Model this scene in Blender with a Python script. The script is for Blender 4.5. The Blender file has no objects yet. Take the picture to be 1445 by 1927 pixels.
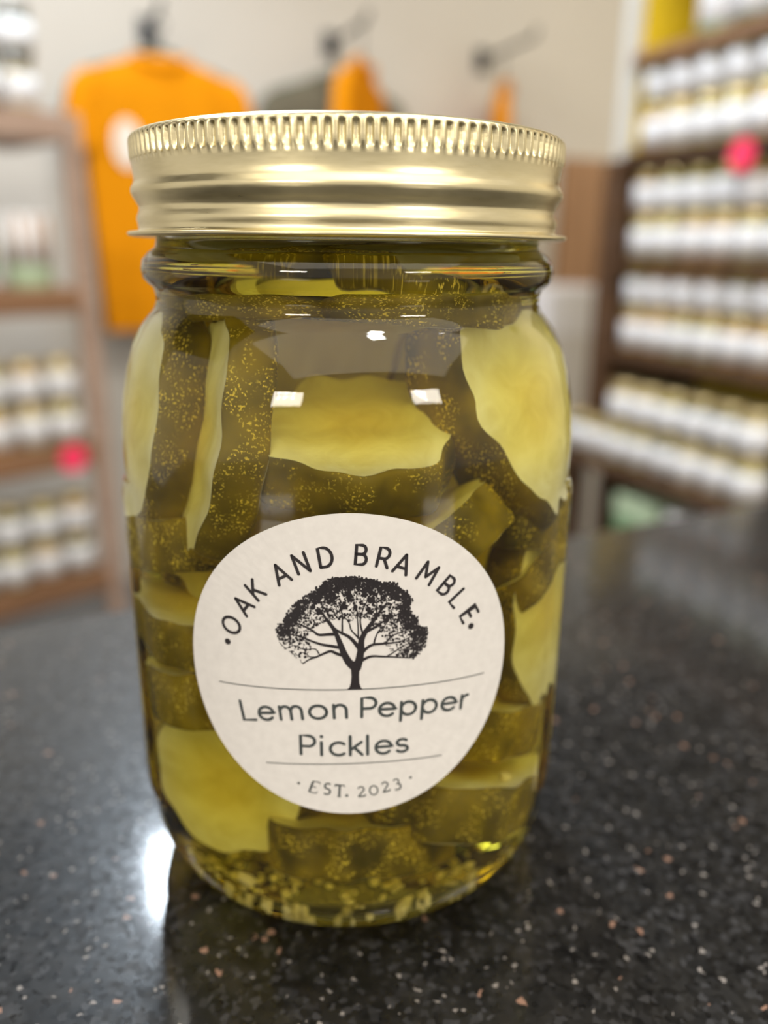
import bpy, bmesh, math, random
from mathutils import Vector, Matrix

S = bpy.context.scene
COL = S.collection
PI = math.pi
mm = 0.001

# ---------------------------------------------------------------- camera
CAM_POS = Vector((0.0, -0.152, 0.1185))
cd = bpy.data.cameras.new('camera')
cam = bpy.data.objects.new('camera', cd)
COL.objects.link(cam)
cR = Vector((0.99912232, -0.04042821, 0.01096134))
cU = Vector((0.00200522, 0.30754548, 0.95153127))
cF = Vector((0.04183982, 0.95067415, -0.30735662))
M = Matrix.Identity(4)
for i in range(3):
    M[i][0], M[i][1], M[i][2], M[i][3] = cR[i], cU[i], -cF[i], CAM_POS[i]
cam.matrix_world = M
cd.sensor_fit = 'VERTICAL'
cd.sensor_height = 36.0
cd.sensor_width = 27.0
cd.lens = 1540.0 / 1927.0 * 36.0
cd.clip_start = 0.005
cd.clip_end = 30
cd.dof.use_dof = True
cd.dof.focus_distance = 0.116
cd.dof.aperture_fstop = 7.8
S.camera = cam

# ---------------------------------------------------------------- world, lights, exposure
w = bpy.data.worlds.new('shop_ambient')
S.world = w
w.use_nodes = True
w.node_tree.nodes['Background'].inputs[0].default_value = (1.0, 0.92, 0.82, 1)
w.node_tree.nodes['Background'].inputs[1].default_value = 0.64


def area(name, loc, target, sx, sy, power, col):
    ld = bpy.data.lights.new(name, 'AREA')
    ld.shape = 'RECTANGLE'
    ld.size, ld.size_y = sx, sy
    ld.energy = power
    ld.color = col
    o = bpy.data.objects.new(name, ld)
    COL.objects.link(o)
    o.location = loc
    d = Vector(target) - Vector(loc)
    o.rotation_euler = d.to_track_quat('-Z', 'Y').to_euler()
    return o


area('broad_ceiling_light', (0.3, -1.2, 1.9), (0.2, -0.6, 0), 3.6, 2.0, 36, (1.0, 0.91, 0.77))
area('side_ceiling_light', (-1.95, -3.5, 1.35), (0, 0, 0.1), 1.0, 0.45, 28, (1.0, 0.92, 0.80))
area('side_ceiling_light', (2.4, -3.2, 1.45), (0, 0, 0.1), 1.0, 0.45, 26, (1.0, 0.92, 0.80))
area('shelf_aisle_light', (0.75, 0.35, 1.66), (1.3, 0.95, 0), 0.9, 0.6, 27, (1.0, 0.95, 0.86))
area('shelf_aisle_light', (-0.9, 0.75, 1.66), (-0.6, 1.9, 0.2), 0.8, 0.5, 25, (1.0, 0.96, 0.90))
area('overhead_spot', (0.30, -0.55, 1.75), (0, 0, 0), 0.16, 0.16, 4, (0.95, 0.97, 1.0))
area('corner_light', (1.75, 1.55, 1.66), (1.9, 2.4, 0.4), 0.3, 0.3, 12, (1.0, 0.78, 0.42))
area('skylight_panel', (-0.40, 1.85, 1.65), (-0.03, 0.0, 0), 0.34, 0.20, 40, (0.78, 0.89, 1.0))


def bulb(loc, power, r=0.022):
    ld = bpy.data.lights.new('track_bulb', 'POINT')
    ld.energy = power
    ld.shadow_soft_size = r
    ld.color = (1.0, 0.93, 0.82)
    o = bpy.data.objects.new('track_bulb', ld)
    COL.objects.link(o)
    o.location = loc


for gx, gy in ((-2.2, -3.3), (1.9, -3.0)):         # two rows of small track bulbs under the ceiling
    for i in range(3):
        for j in range(2):
            bulb((gx + 0.22 * i, gy - 0.10 * i, 1.50 - 0.17 * j), 3.2)

S.view_settings.view_transform = 'Standard'
S.view_settings.look = 'None'
S.view_settings.exposure = 0.12
S.view_settings.gamma = 1.0
S.view_settings.use_curve_mapping = False
cy = S.cycles
cy.use_denoising = True
cy.max_bounces = 18
cy.transmission_bounces = 16
cy.glossy_bounces = 6
cy.diffuse_bounces = 4
cy.transparent_max_bounces = 16
cy.sample_clamp_indirect = 3.0
cy.blur_glossy = 0.6


# ---------------------------------------------------------------- helpers
def new_mat(name):
    m = bpy.data.materials.new(name)
    m.use_nodes = True
    return m, m.node_tree.nodes, m.node_tree.links, m.node_tree.nodes['Principled BSDF']


def simple(name, col, rough=0.5, metal=0.0, noise=0.0, nscale=60.0, spec=0.5, bump=0.0):
    m, N, L, b = new_mat(name)
    b.inputs['Base Color'].default_value = (*col, 1)
    b.inputs['Roughness'].default_value = rough
    b.inputs['Metallic'].default_value = metal
    b.inputs['Specular IOR Level'].default_value = spec
    if noise or bump:
        tc = N.new('ShaderNodeTexCoord')
        n = N.new('ShaderNodeTexNoise')
        n.inputs['Scale'].default_value = nscale
        n.inputs['Detail'].default_value = 5
        L.new(tc.outputs['Object'], n.inputs['Vector'])
        r = N.new('ShaderNodeValToRGB')
        r.color_ramp.elements[0].position = 0.3
        r.color_ramp.elements[1].position = 0.7
        r.color_ramp.elements[0].color = (*[c * (1 - noise) for c in col], 1)
        r.color_ramp.elements[1].color = (*[min(1, c * (1 + noise)) for c in col], 1)
        L.new(n.outputs['Fac'], r.inputs[0])
        L.new(r.outputs[0], b.inputs['Base Color'])
        if bump:
            bp = N.new('ShaderNodeBump')
            bp.inputs['Strength'].default_value = bump
            bp.inputs['Distance'].default_value = 0.002
            L.new(n.outputs['Fac'], bp.inputs['Height'])
            L.new(bp.outputs[0], b.inputs['Normal'])
    return m


def wood(name, c1, c2, rough=0.55, axis=0):
    m, N, L, b = new_mat(name)
    tc = N.new('ShaderNodeTexCoord')
    mp = N.new('ShaderNodeMapping')
    sc = [26, 26, 26]
    sc[axis] = 2.2
    mp.inputs['Scale'].default_value = sc
    n = N.new('ShaderNodeTexNoise')
    n.inputs['Scale'].default_value = 1.6
    n.inputs['Detail'].default_value = 6
    n.inputs['Distortion'].default_value = 0.6
    r = N.new('ShaderNodeValToRGB')
    r.color_ramp.elements[0].position = 0.3
    r.color_ramp.elements[1].position = 0.72
    r.color_ramp.elements[0].color = (*c1, 1)
    r.color_ramp.elements[1].color = (*c2, 1)
    L.new(tc.outputs['Object'], mp.inputs[0])
    L.new(mp.outputs[0], n.inputs['Vector'])
    L.new(n.outputs['Fac'], r.inputs[0])
    L.new(r.outputs[0], b.inputs['Base Color'])
    b.inputs['Roughness'].default_value = rough
    return m


def mesh_obj(name, verts, faces, mats, parent=None, smooth=False, mi=None):
    me = bpy.data.meshes.new(name)
    me.from_pydata(verts, [], faces)
    if not isinstance(mats, (list, tuple)):
        mats = [mats]
    for m in mats:
        me.materials.append(m)
    if mi:
        me.polygons.foreach_set('material_index', mi)
    if smooth:
        me.polygons.foreach_set('use_smooth', [True] * len(me.polygons))
    me.update()
    o = bpy.data.objects.new(name, me)
    COL.objects.link(o)
    if parent:
        o.parent = parent
    return o


def bm_obj(name, bm, mat, parent=None, smooth=False):
    me = bpy.data.meshes.new(name)
    bm.to_mesh(me)
    bm.free()
    me.materials.append(mat)
    if smooth:
        me.polygons.foreach_set('use_smooth', [True] * len(me.polygons))
    o = bpy.data.objects.new(name, me)
    COL.objects.link(o)
    if parent:
        o.parent = parent
    return o


def empty(name, loc=(0, 0, 0), rz=0.0):
    o = bpy.data.objects.new(name, None)
    o.empty_display_size = 0.02
    COL.objects.link(o)
    o.location = loc
    o.rotation_euler = (0, 0, rz)
    return o


def tag(o, label, cat, group=None, kind=None):
    o['label'] = label
    o['category'] = cat
    if group:
        o['group'] = group
    if kind:
        o['kind'] = kind
    return o


def struct(o, label=None):
    o['kind'] = 'structure'
    if label:
        o['label'] = label
    return o


def box_bm(x0, x1, y0, y1, z0, z1, bev=0.0, seg=2):
    bm = bmesh.new()
    bmesh.ops.create_cube(bm, size=1)
    for v in bm.verts:
        v.co = Vector((x0 + (v.co.x + .5) * (x1 - x0), y0 + (v.co.y + .5) * (y1 - y0), z0 + (v.co.z + .5) * (z1 - z0)))
    if bev:
        bmesh.ops.bevel(bm, geom=bm.edges[:], offset=bev, segments=seg, affect='EDGES', profile=0.5)
    return bm


def box(name, x0, x1, y0, y1, z0, z1, mat, parent=None, bev=0.0):
    return bm_obj(name, box_bm(x0, x1, y0, y1, z0, z1, bev), mat, parent)


def lathe(prof, seg=48, close=False):
    """prof: list of (r, z). returns verts, faces (normals outward when z goes downward)"""
    vs, fs = [], []
    n = len(prof)
    for i in range(seg):
        a = 2 * PI * i / seg
        ca, sa = math.cos(a), math.sin(a)
        for r, z in prof:
            vs.append((r * ca, r * sa, z))
    for i in range(seg):
        j = (i + 1) % seg
        for k in range(n - 1):
            fs.append((i * n + k, i * n + k + 1, j * n + k + 1, j * n + k))
    return vs, fs


def tube_bm(bm, pts, r, seg=8):
    rings = []
    pts = [Vector(p) for p in pts]
    rs = r if isinstance(r, (list, tuple)) else [r] * len(pts)
    for i, p in enumerate(pts):
        t = (pts[min(i + 1, len(pts) - 1)] - pts[max(i - 1, 0)]).normalized()
        a = t.cross(Vector((0, 0, 1)))
        if a.length < 1e-3:
            a = t.cross(Vector((1, 0, 0)))
        a.normalize()
        b = t.cross(a)
        rings.append([bm.verts.new(p + (a * math.cos(2 * PI * k / seg) + b * math.sin(2 * PI * k / seg)) * rs[i]) for k in range(seg)])
    for i in range(len(rings) - 1):
        for k in range(seg):
            bm.faces.new((rings[i][k], rings[i][(k + 1) % seg], rings[i + 1][(k + 1) % seg], rings[i + 1][k]))
    bm.faces.new(rings[0][::-1])
    bm.faces.new(rings[-1])


def catmull(pts, n=6):
    out = []
    P = [pts[0]] + list(pts) + [pts[-1]]
    for i in range(1, len(P) - 2):
        p0, p1, p2, p3 = P[i - 1], P[i], P[i + 1], P[i + 2]
        for k in range(n):
            t = k / n
            out.append(tuple(0.5 * ((2 * b) + (-a + c) * t + (2 * a - 5 * b + 4 * c - d) * t * t + (-a + 3 * b - 3 * c + d) * t ** 3)
                             for a, b, c, d in zip(p0, p1, p2, p3)))
    out.append(tuple(pts[-1]))
    return out


# ---------------------------------------------------------------- room frame
YAW = math.radians(22.9)
RX = Vector((math.cos(YAW), math.sin(YAW), 0))
RY = Vector((-math.sin(YAW), math.cos(YAW), 0))
KS = 1.2                                   # room scale
cRX, cRY = CAM_POS.dot(RX), CAM_POS.dot(RY)


def kx(v): return cRX + KS * (v - cRX)
def ky(v): return cRY + KS * (v - cRY)
def kz(v): return CAM_POS.z + KS * (v - CAM_POS.z)


def room(x, y, z=0.0):
    return RX * x + RY * y + Vector((0, 0, z))


FLOOR_Z = -0.92
WALL_Y = ky(2.022)
SHELF_X = kx(1.079)

# ---------------------------------------------------------------- materials of the setting
MAT = {}


def granite():
    m, N, L, b = new_mat('black_granite')
    tc = N.new('ShaderNodeTexCoord')
    # crystals
    v1 = N.new('ShaderNodeTexVoronoi'); v1.inputs['Scale'].default_value = 900
    v2 = N.new('ShaderNodeTexVoronoi'); v2.inputs['Scale'].default_value = 1500
    nz = N.new('ShaderNodeTexNoise'); nz.inputs['Scale'].default_value = 240; nz.inputs['Detail'].default_value = 5
    n2 = N.new('ShaderNodeTexNoise'); n2.inputs['Scale'].default_value = 900; n2.inputs['Detail'].default_value = 2
    add = N.new('ShaderNodeVectorMath'); add.operation = 'MULTIPLY_ADD'
    add.inputs[1].default_value = (0.0012,) * 3
    L.new(n2.outputs['Color'], add.inputs[0]); L.new(tc.outputs['Object'], add.inputs[2])
    for v in (v1, v2):
        L.new(add.outputs[0], v.inputs['Vector'])
    L.new(tc.outputs['Object'], nz.inputs['Vector']); L.new(tc.outputs['Object'], n2.inputs['Vector'])
    r1 = N.new('ShaderNodeValToRGB')                       # dark ground
    e = r1.color_ramp.elements
    e[0].position = 0.40; e[0].color = (0.004, 0.004, 0.004, 1)
    e[1].position = 0.75; e[1].color = (0.015, 0.014, 0.0125, 1)
    L.new(nz.outputs['Fac'], r1.inputs[0])
    s1 = N.new('ShaderNodeSeparateColor'); L.new(v1.outputs['Color'], s1.inputs[0])
    s2 = N.new('ShaderNodeSeparateColor'); L.new(v2.outputs['Color'], s2.inputs[0])
    # grey flecks
    g1 = N.new('ShaderNodeMapRange'); g1.inputs[1].default_value = 0.72; g1.inputs[2].default_value = 1.0
    L.new(s1.outputs['Red'], g1.inputs[0])
    mx1 = N.new('ShaderNodeMix'); mx1.data_type = 'RGBA'
    L.new(g1.outputs[0], mx1.inputs[0]); L.new(r1.outputs[0], mx1.inputs[6])
    mx1.inputs[7].default_value = (0.034, 0.034, 0.036, 1)
    # copper flecks
    g2 = N.new('ShaderNodeMath'); g2.operation = 'GREATER_THAN'; g2.inputs[1].default_value = 0.995
    L.new(s1.outputs['Green'], g2.inputs[0])
    mx2 = N.new('ShaderNodeMix'); mx2.data_type = 'RGBA'
    L.new(g2.outputs[0], mx2.inputs[0]); L.new(mx1.outputs[2], mx2.inputs[6])
    mx2.inputs[7].default_value = (0.24, 0.14, 0.10, 1)
    # tiny bright sparkles
    g3 = N.new('ShaderNodeMath'); g3.operation = 'GREATER_THAN'; g3.inputs[1].default_value = 0.990
    L.new(s2.outputs['Red'], g3.inputs[0])
    mx3 = N.new('ShaderNodeMix'); mx3.data_type = 'RGBA'
    L.new(g3.outputs[0], mx3.inputs[0]); L.new(mx2.outputs[2], mx3.inputs[6])
    mx3.inputs[7].default_value = (0.22, 0.20, 0.185, 1)
    L.new(mx3.outputs[2], b.inputs['Base Color'])
    rr = N.new('ShaderNodeMapRange')
    L.new(s1.outputs['Blue'], rr.inputs[0])
    rr.inputs[3].default_value = 0.22; rr.inputs[4].default_value = 0.50
    L.new(rr.outputs[0], b.inputs['Roughness'])
    bp = N.new('ShaderNodeBump'); bp.inputs['Strength'].default_value = 0.10; bp.inputs['Distance'].default_value = 0.0004
    L.new(s1.outputs['Blue'], bp.inputs['Height']); L.new(bp.outputs[0], b.inputs['Normal'])
    b.inputs['Specular IOR Level'].default_value = 0.18
    b.inputs['Coat Weight'].default_value = 0.62
    b.inputs['Coat Roughness'].default_value = 0.085
    return m


MAT['granite'] = granite()
MAT['wall'] = simple('warm_white_wall_paint', (0.575, 0.555, 0.515), 0.8, noise=0.03, nscale=3)
MAT['ceiling'] = simple('dark_grey_ceiling_paint', (0.10, 0.095, 0.09), 0.8, noise=0.05, nscale=4)
MAT['floor'] = simple('grey_concrete_floor', (0.16, 0.15, 0.14), 0.5, noise=0.2, nscale=6)
MAT['wood_brown'] = wood('brown_shelf_wood', (0.17, 0.085, 0.040), (0.30, 0.155, 0.075))
MAT['wood_pale'] = wood('weathered_brown_wood', (0.30, 0.20, 0.15), (0.45, 0.32, 0.25))
MAT['wood_dark'] = wood('dark_stained_wood', (0.045, 0.022, 0.010), (0.11, 0.055, 0.025))
MAT['wood_mid'] = wood('tan_panel_wood', (0.30, 0.17, 0.09), (0.42, 0.25, 0.14), axis=2)
MAT['yellow'] = simple('yellow_painted_board', (0.80, 0.58, 0.02), 0.6, noise=0.05, nscale=5)
MAT['trim'] = simple('pale_grey_painted_trim', (0.55, 0.55, 0.52), 0.6)
MAT['black_metal'] = simple('dark_metal', (0.025, 0.03, 0.04), 0.4, metal=0.6)

# ---------------------------------------------------------------- setting
def room_box(name, x0, x1, y0, y1, z0, z1, mat, bev=0.0, parent=None):
    """box in room axes; object origin at its base centre"""
    cx, cy_ = (x0 + x1) / 2, (y0 + y1) / 2
    o = box(name, x0 - cx, x1 - cx, y0 - cy_, y1 - cy_, 0, z1 - z0, mat, None, bev)
    o.location = room(cx, cy_, z0)
    o.rotation_euler = (0, 0, YAW)
    return o


struct(room_box('floor', -3.0, 2.9, -2.2, WALL_Y + 0.1, FLOOR_Z - 0.05, FLOOR_Z, MAT['floor']))
struct(room_box('wall_back', -3.0, 2.9, WALL_Y, WALL_Y + 0.1, FLOOR_Z, 1.72, MAT['wall']))
struct(room_box('wall_right', 2.8, 2.9, -2.2, WALL_Y, FLOOR_Z, 1.72, MAT['wall']))

struct(room_box('ceiling', -3.0, 2.9, 0.30, WALL_Y + 0.1, 1.72, 1.80, MAT['ceiling']))

# counter: slab aligned with the room, back edge behind the jar
cnt = empty('shop_counter', room(0.0, -0.4, FLOOR_Z), YAW)
tag(cnt, 'polished black granite counter the pickle jar stands on', 'counter')
o = box('granite_top', -0.95, 0.75, -0.32, 0.4 + 0.132, -FLOOR_Z - 0.032, -FLOOR_Z, MAT['granite'], cnt, 0.004)
o = box('cabinet_base', -0.92, 0.72, -0.28, 0.4 + 0.10, 0.0, -FLOOR_Z - 0.032, MAT['wood_dark'], cnt)

# tan wood panel on the back wall
pn = empty('trim_1', room(kx(1.80), WALL_Y - 0.012, FLOOR_Z), YAW)
struct(pn, 'tan wood board panelling low on the back wall')
for i in range(5):
    bx = -0.32 + i * 0.13
    box('board', bx + 0.002, bx + 0.128, -0.012, 0.012, 0.0, kz(0.378) - FLOOR_Z, MAT['wood_mid'], pn, 0.003)

# ---------------------------------------------------------------- background jars
def jar_content_mat(name, c1, c2):
    m, N, L, b = new_mat(name)
    tc = N.new('ShaderNodeTexCoord')
    v = N.new('ShaderNodeTexVoronoi'); v.inputs['Scale'].default_value = 55
    r = N.new('ShaderNodeValToRGB')
    r.color_ramp.elements[0].color = (*c1, 1); r.color_ramp.elements[1].color = (*c2, 1)
    r.color_ramp.elements[1].position = 0.8
    L.new(tc.outputs['Object'], v.inputs['Vector'])
    L.new(v.outputs['Distance'], r.inputs[0])
    L.new(r.outputs[0], b.inputs['Base Color'])
    b.inputs['Roughness'].default_value = 0.12
    b.inputs['Coat Weight'].default_value = 0.6
    b.inputs['Coat Roughness'].default_value = 0.03
    return m


CONT = {
    'yellow-green': jar_content_mat('yellow_green_preserve', (0.42, 0.36, 0.05), (0.20, 0.19, 0.02)),
    'amber': jar_content_mat('amber_preserve', (0.50, 0.30, 0.05), (0.30, 0.16, 0.02)),
    'dark green': jar_content_mat('dark_green_preserve', (0.10, 0.13, 0.02), (0.05, 0.06, 0.01)),
    'leaf green': jar_content_mat('leaf_green_preserve', (0.22, 0.34, 0.13), (0.14, 0.24, 0.10)),
    'pale': jar_content_mat('pale_preserve', (0.55, 0.48, 0.28), (0.38, 0.32, 0.12)),
}
LABEL_W = simple('white_jar_label', (0.67, 0.68, 0.71), 0.55)
GOLD_S = simple('small_gold_lid', (0.58, 0.48, 0.26), 0.35, metal=0.9)
SILV_S = simple('small_grey_lid', (0.30, 0.31, 0.33), 0.35, metal=0.9)

JH = 0.096
JR = 0.0365


def shelf_jar_meshes():
    prof = [(0.001, JH - 0.012), (JR - 0.006, JH - 0.012), (JR - 0.006, JH - 0.019), (JR - 0.002, JH - 0.024), (JR, JH - 0.032), (JR, 0.008),
            (JR - 0.003, 0.002), (JR - 0.006, 0.0), (0.001, 0.0)]
    g = lathe(prof, 20)
    l = lathe([(0.001, JH), (JR - 0.005, JH), (JR - 0.0035, JH - 0.0015), (JR - 0.0035, JH - 0.012), (JR - 0.0028, JH - 0.0145), (JR - 0.006, JH - 0.0145)], 20)
    lb = lathe([(JR + 0.0001, 0.067), (JR + 0.0006, 0.067), (JR + 0.0006, 0.010), (JR + 0.0001, 0.010)], 20)
    out = []
    for nm, (v, f) in (('glass_body', g), ('screw_lid', l), ('paper_label', lb)):
        me = bpy.data.meshes.new(nm)
        me.from_pydata(v, [], f)
        me.polygons.foreach_set('use_smooth', [True] * len(me.polygons))
        out.append(me)
    return out


JAR_ME = shelf_jar_meshes()
JAR_CACHE = {}


def shelf_jar(loc, rz, content, label, group, lid='gold'):
    root = empty('preserve_jar', loc, rz)
    tag(root, label, 'jar', group)
    key = (content, lid)
    if key not in JAR_CACHE:
        ms = [m.copy() for m in JAR_ME]
        for m, mt in zip(ms, (CONT[content], GOLD_S if lid == 'gold' else SILV_S, LABEL_W)):
            m.materials.append(mt)
        JAR_CACHE[key] = ms
    for me, nm in zip(JAR_CACHE[key], ('glass_body', 'screw_lid', 'paper_label')):
        o = bpy.data.objects.new(nm, me)
        COL.objects.link(o)
        o.parent = root
    return root


ORD = ['first', 'second', 'third', 'fourth', 'fifth', 'sixth', 'seventh', 'eighth', 'ninth', 'tenth', 'eleventh', 'twelfth']
rnd = random.Random(4)

# ---------------------------------------------------------------- right shelf unit
def right_shelf():
    y_far, y_near = ky(1.205), ky(0.55)
    root = empty('shelf_unit', room(SHELF_X + 0.15, (y_far + y_near) / 2, FLOOR_Z), YAW)
    tag(root, 'tall dark wood shelf unit with yellow back on the right, packed with jars', 'shelf')
    hy = (y_far - y_near) / 2
    PT = 0.024
    zs = [kz(0.465), kz(0.295), kz(0.103), kz(-0.072), kz(-0.286)]
    for i, z in enumerate(zs):
        prot = 0.07 if i == 4 else 0.0
        box('shelf_board', -0.15 - prot, 0.17, -hy, hy + (0.10 if i == 4 else 0), z - PT - FLOOR_Z, z - FLOOR_Z, MAT['wood_dark'] if i else MAT['wood_brown'], root, 0.002)
    box('shelf_board', -0.15, 0.17, -hy, hy, 0.80 - FLOOR_Z, 0.824 - FLOOR_Z, MAT['wood_brown'], root, 0.002)
    box('shelf_board', -0.22, 0.17, -hy, hy + 0.10, 0.10, 0.10 + PT, MAT['wood_dark'], root, 0.002)
    # end panel towards the back wall: painted above, dark below
    zsplit = kz(0.285) - FLOOR_Z
    box('painted_post', -0.155, -0.125, hy, hy + 0.03, zsplit, 0.84 - FLOOR_Z, MAT['trim'], root, 0.003)
    box('upper_side_panel', -0.125, 0.17, hy, hy + 0.022, zsplit, 0.84 - FLOOR_Z, MAT['yellow'], root)
    box('dark_post', -0.165, -0.115, hy, hy + 0.045, zs[4] - FLOOR_Z, zsplit, MAT['wood_dark'], root, 0.003)
    box('lower_side_panel', -0.115, 0.17, hy, hy + 0.022, 0, zsplit, MAT['wood_dark'], root)
    box('leg', -0.20, -0.15, hy + 0.03, hy + 0.08, 0, zs[4] - 0.024 - FLOOR_Z, MAT['wood_dark'], root, 0.003)
    box('side_panel', -0.15, 0.17, -hy - 0.022, -hy, 0, 0.84 - FLOOR_Z, MAT['wood_dark'], root)
    box('back_board', 0.17, 0.185, -hy, hy, 0, 0.84 - FLOOR_Z, MAT['yellow'], root)
    # a pink round price tag on the edge of the second board
    pt = empty('price_tag', room(SHELF_X - 0.003, ky(0.915), kz(0.268)), YAW)
    tag(pt, 'round hot pink price tag on the right shelf edge', 'price tag')
    v, f = lathe([(0.0001, 0.0012), (0.030, 0.0012), (0.030, 0.0), (0.0001, 0.0)], 28)
    d = mesh_obj('paper_disc', [(-z - 0.001, x, y) for x, y, z in v], f, MAT['pink'], pt)
    names = ['top', 'second', 'third', 'fourth', 'lowest']
    kinds = [['leaf green', 'leaf green', 'dark green'], ['amber', 'yellow-green', 'pale'], ['yellow-green', 'amber', 'yellow-green'],
             ['amber', 'yellow-green', 'amber'], ['dark green', 'yellow-green', 'pale']]
    for i, z in enumerate(zs):
        x = SHELF_X + JR + 0.012 - (0.07 if i == 4 else 0)
        y0 = y_far - JR - (0.16 if i == 0 else 0.012) + (0.09 if i == 4 else 0)
        ncol = 8 if i == 4 else (5 if i == 0 else 6)
        pitch = 0.092 if i == 0 else 0.0765
        for tier in range(2):
            if i == 0 and tier == 1:
                continue
            for c in range(ncol):
                yy = y0 - c * pitch + rnd.uniform(-.002, .002)
                if i == 4 and tier == 1 and c < 2:
                    continue
                xx = x + rnd.uniform(0, .006)
                if i == 4 and tier == 1:
                    xx += 0.0
                kd = kinds[i][(c * 7 // 3 + tier) % 3]
                lid = 'grey' if (i == 1 and tier == 1 and c > 1) else 'gold'
                lab = '%s jar, %s from back post in the %s row on the %s right shelf' % (
                    kd, ORD[c], ('lower' if tier == 0 else 'upper'), names[i])
                if i == 0:
                    lab = 'tall %s jar, %s from the back post on the top right shelf' % (kd, ORD[c])
                jj = shelf_jar(room(xx, yy, z + tier * JH), rnd.uniform(0, 6), kd, lab, 'white-labelled jars on the right shelf unit', lid)
                if i == 0:                              # taller jars whose label sits high
                    jj.scale = (1.18, 1.18, 1.75)
                    jj.children[2].scale.z = 0.42
                    jj.children[2].location.z = 0.040
    # things on the low board near the floor of the view
    return zs, y_far


MAT['pink'] = simple('hot_pink_paper', (0.95, 0.04, 0.13), 0.5)
ZS, Y_FAR = right_shelf()

# green and white boxes on the low table in front of the right shelf
def carton(name, loc, sx, sy, sz, mat, lid_mat, label):
    r = empty(name, loc, YAW)
    tag(r, label, 'box')
    box('carton_body', -sx / 2, sx / 2, -sy / 2, sy / 2, 0, sz * 0.86, mat, r, 0.004)
    box('carton_lid', -sx / 2 - 0.002, sx / 2 + 0.002, -sy / 2 - 0.002, sy / 2 + 0.002, sz * 0.86, sz, lid_mat, r, 0.003)
    return r


MAT['green'] = simple('soft_green_card', (0.16, 0.30, 0.16), 0.6)
MAT['green2'] = simple('pale_green_card', (0.45, 0.58, 0.40), 0.6)
MAT['green3'] = simple('bright_green_card', (0.05, 0.35, 0.10), 0.5)
MAT['white'] = simple('white_card', (0.72, 0.72, 0.74), 0.6)
MAT['greywhite'] = simple('grey_white_plastic', (0.62, 0.60, 0.57), 0.5)

# ---------------------------------------------------------------- left shelf unit
LB = math.radians(46 + 2.52)
LL = Vector((math.sin(LB), math.cos(LB), 0))
LN = Vector((math.cos(LB), -math.sin(LB), 0))        # out of the shelf front, towards the viewer
cLL, cLN = CAM_POS.dot(LL), CAM_POS.dot(LN)


def left(l, n, z): return LL * l + LN * n + Vector((0, 0, z))
def kl(v): return cLL + KS * (v - cLL)


LN0 = cLN + KS * (-1.393 - cLN)
LROT = math.atan2(LL.y, LL.x)


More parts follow.
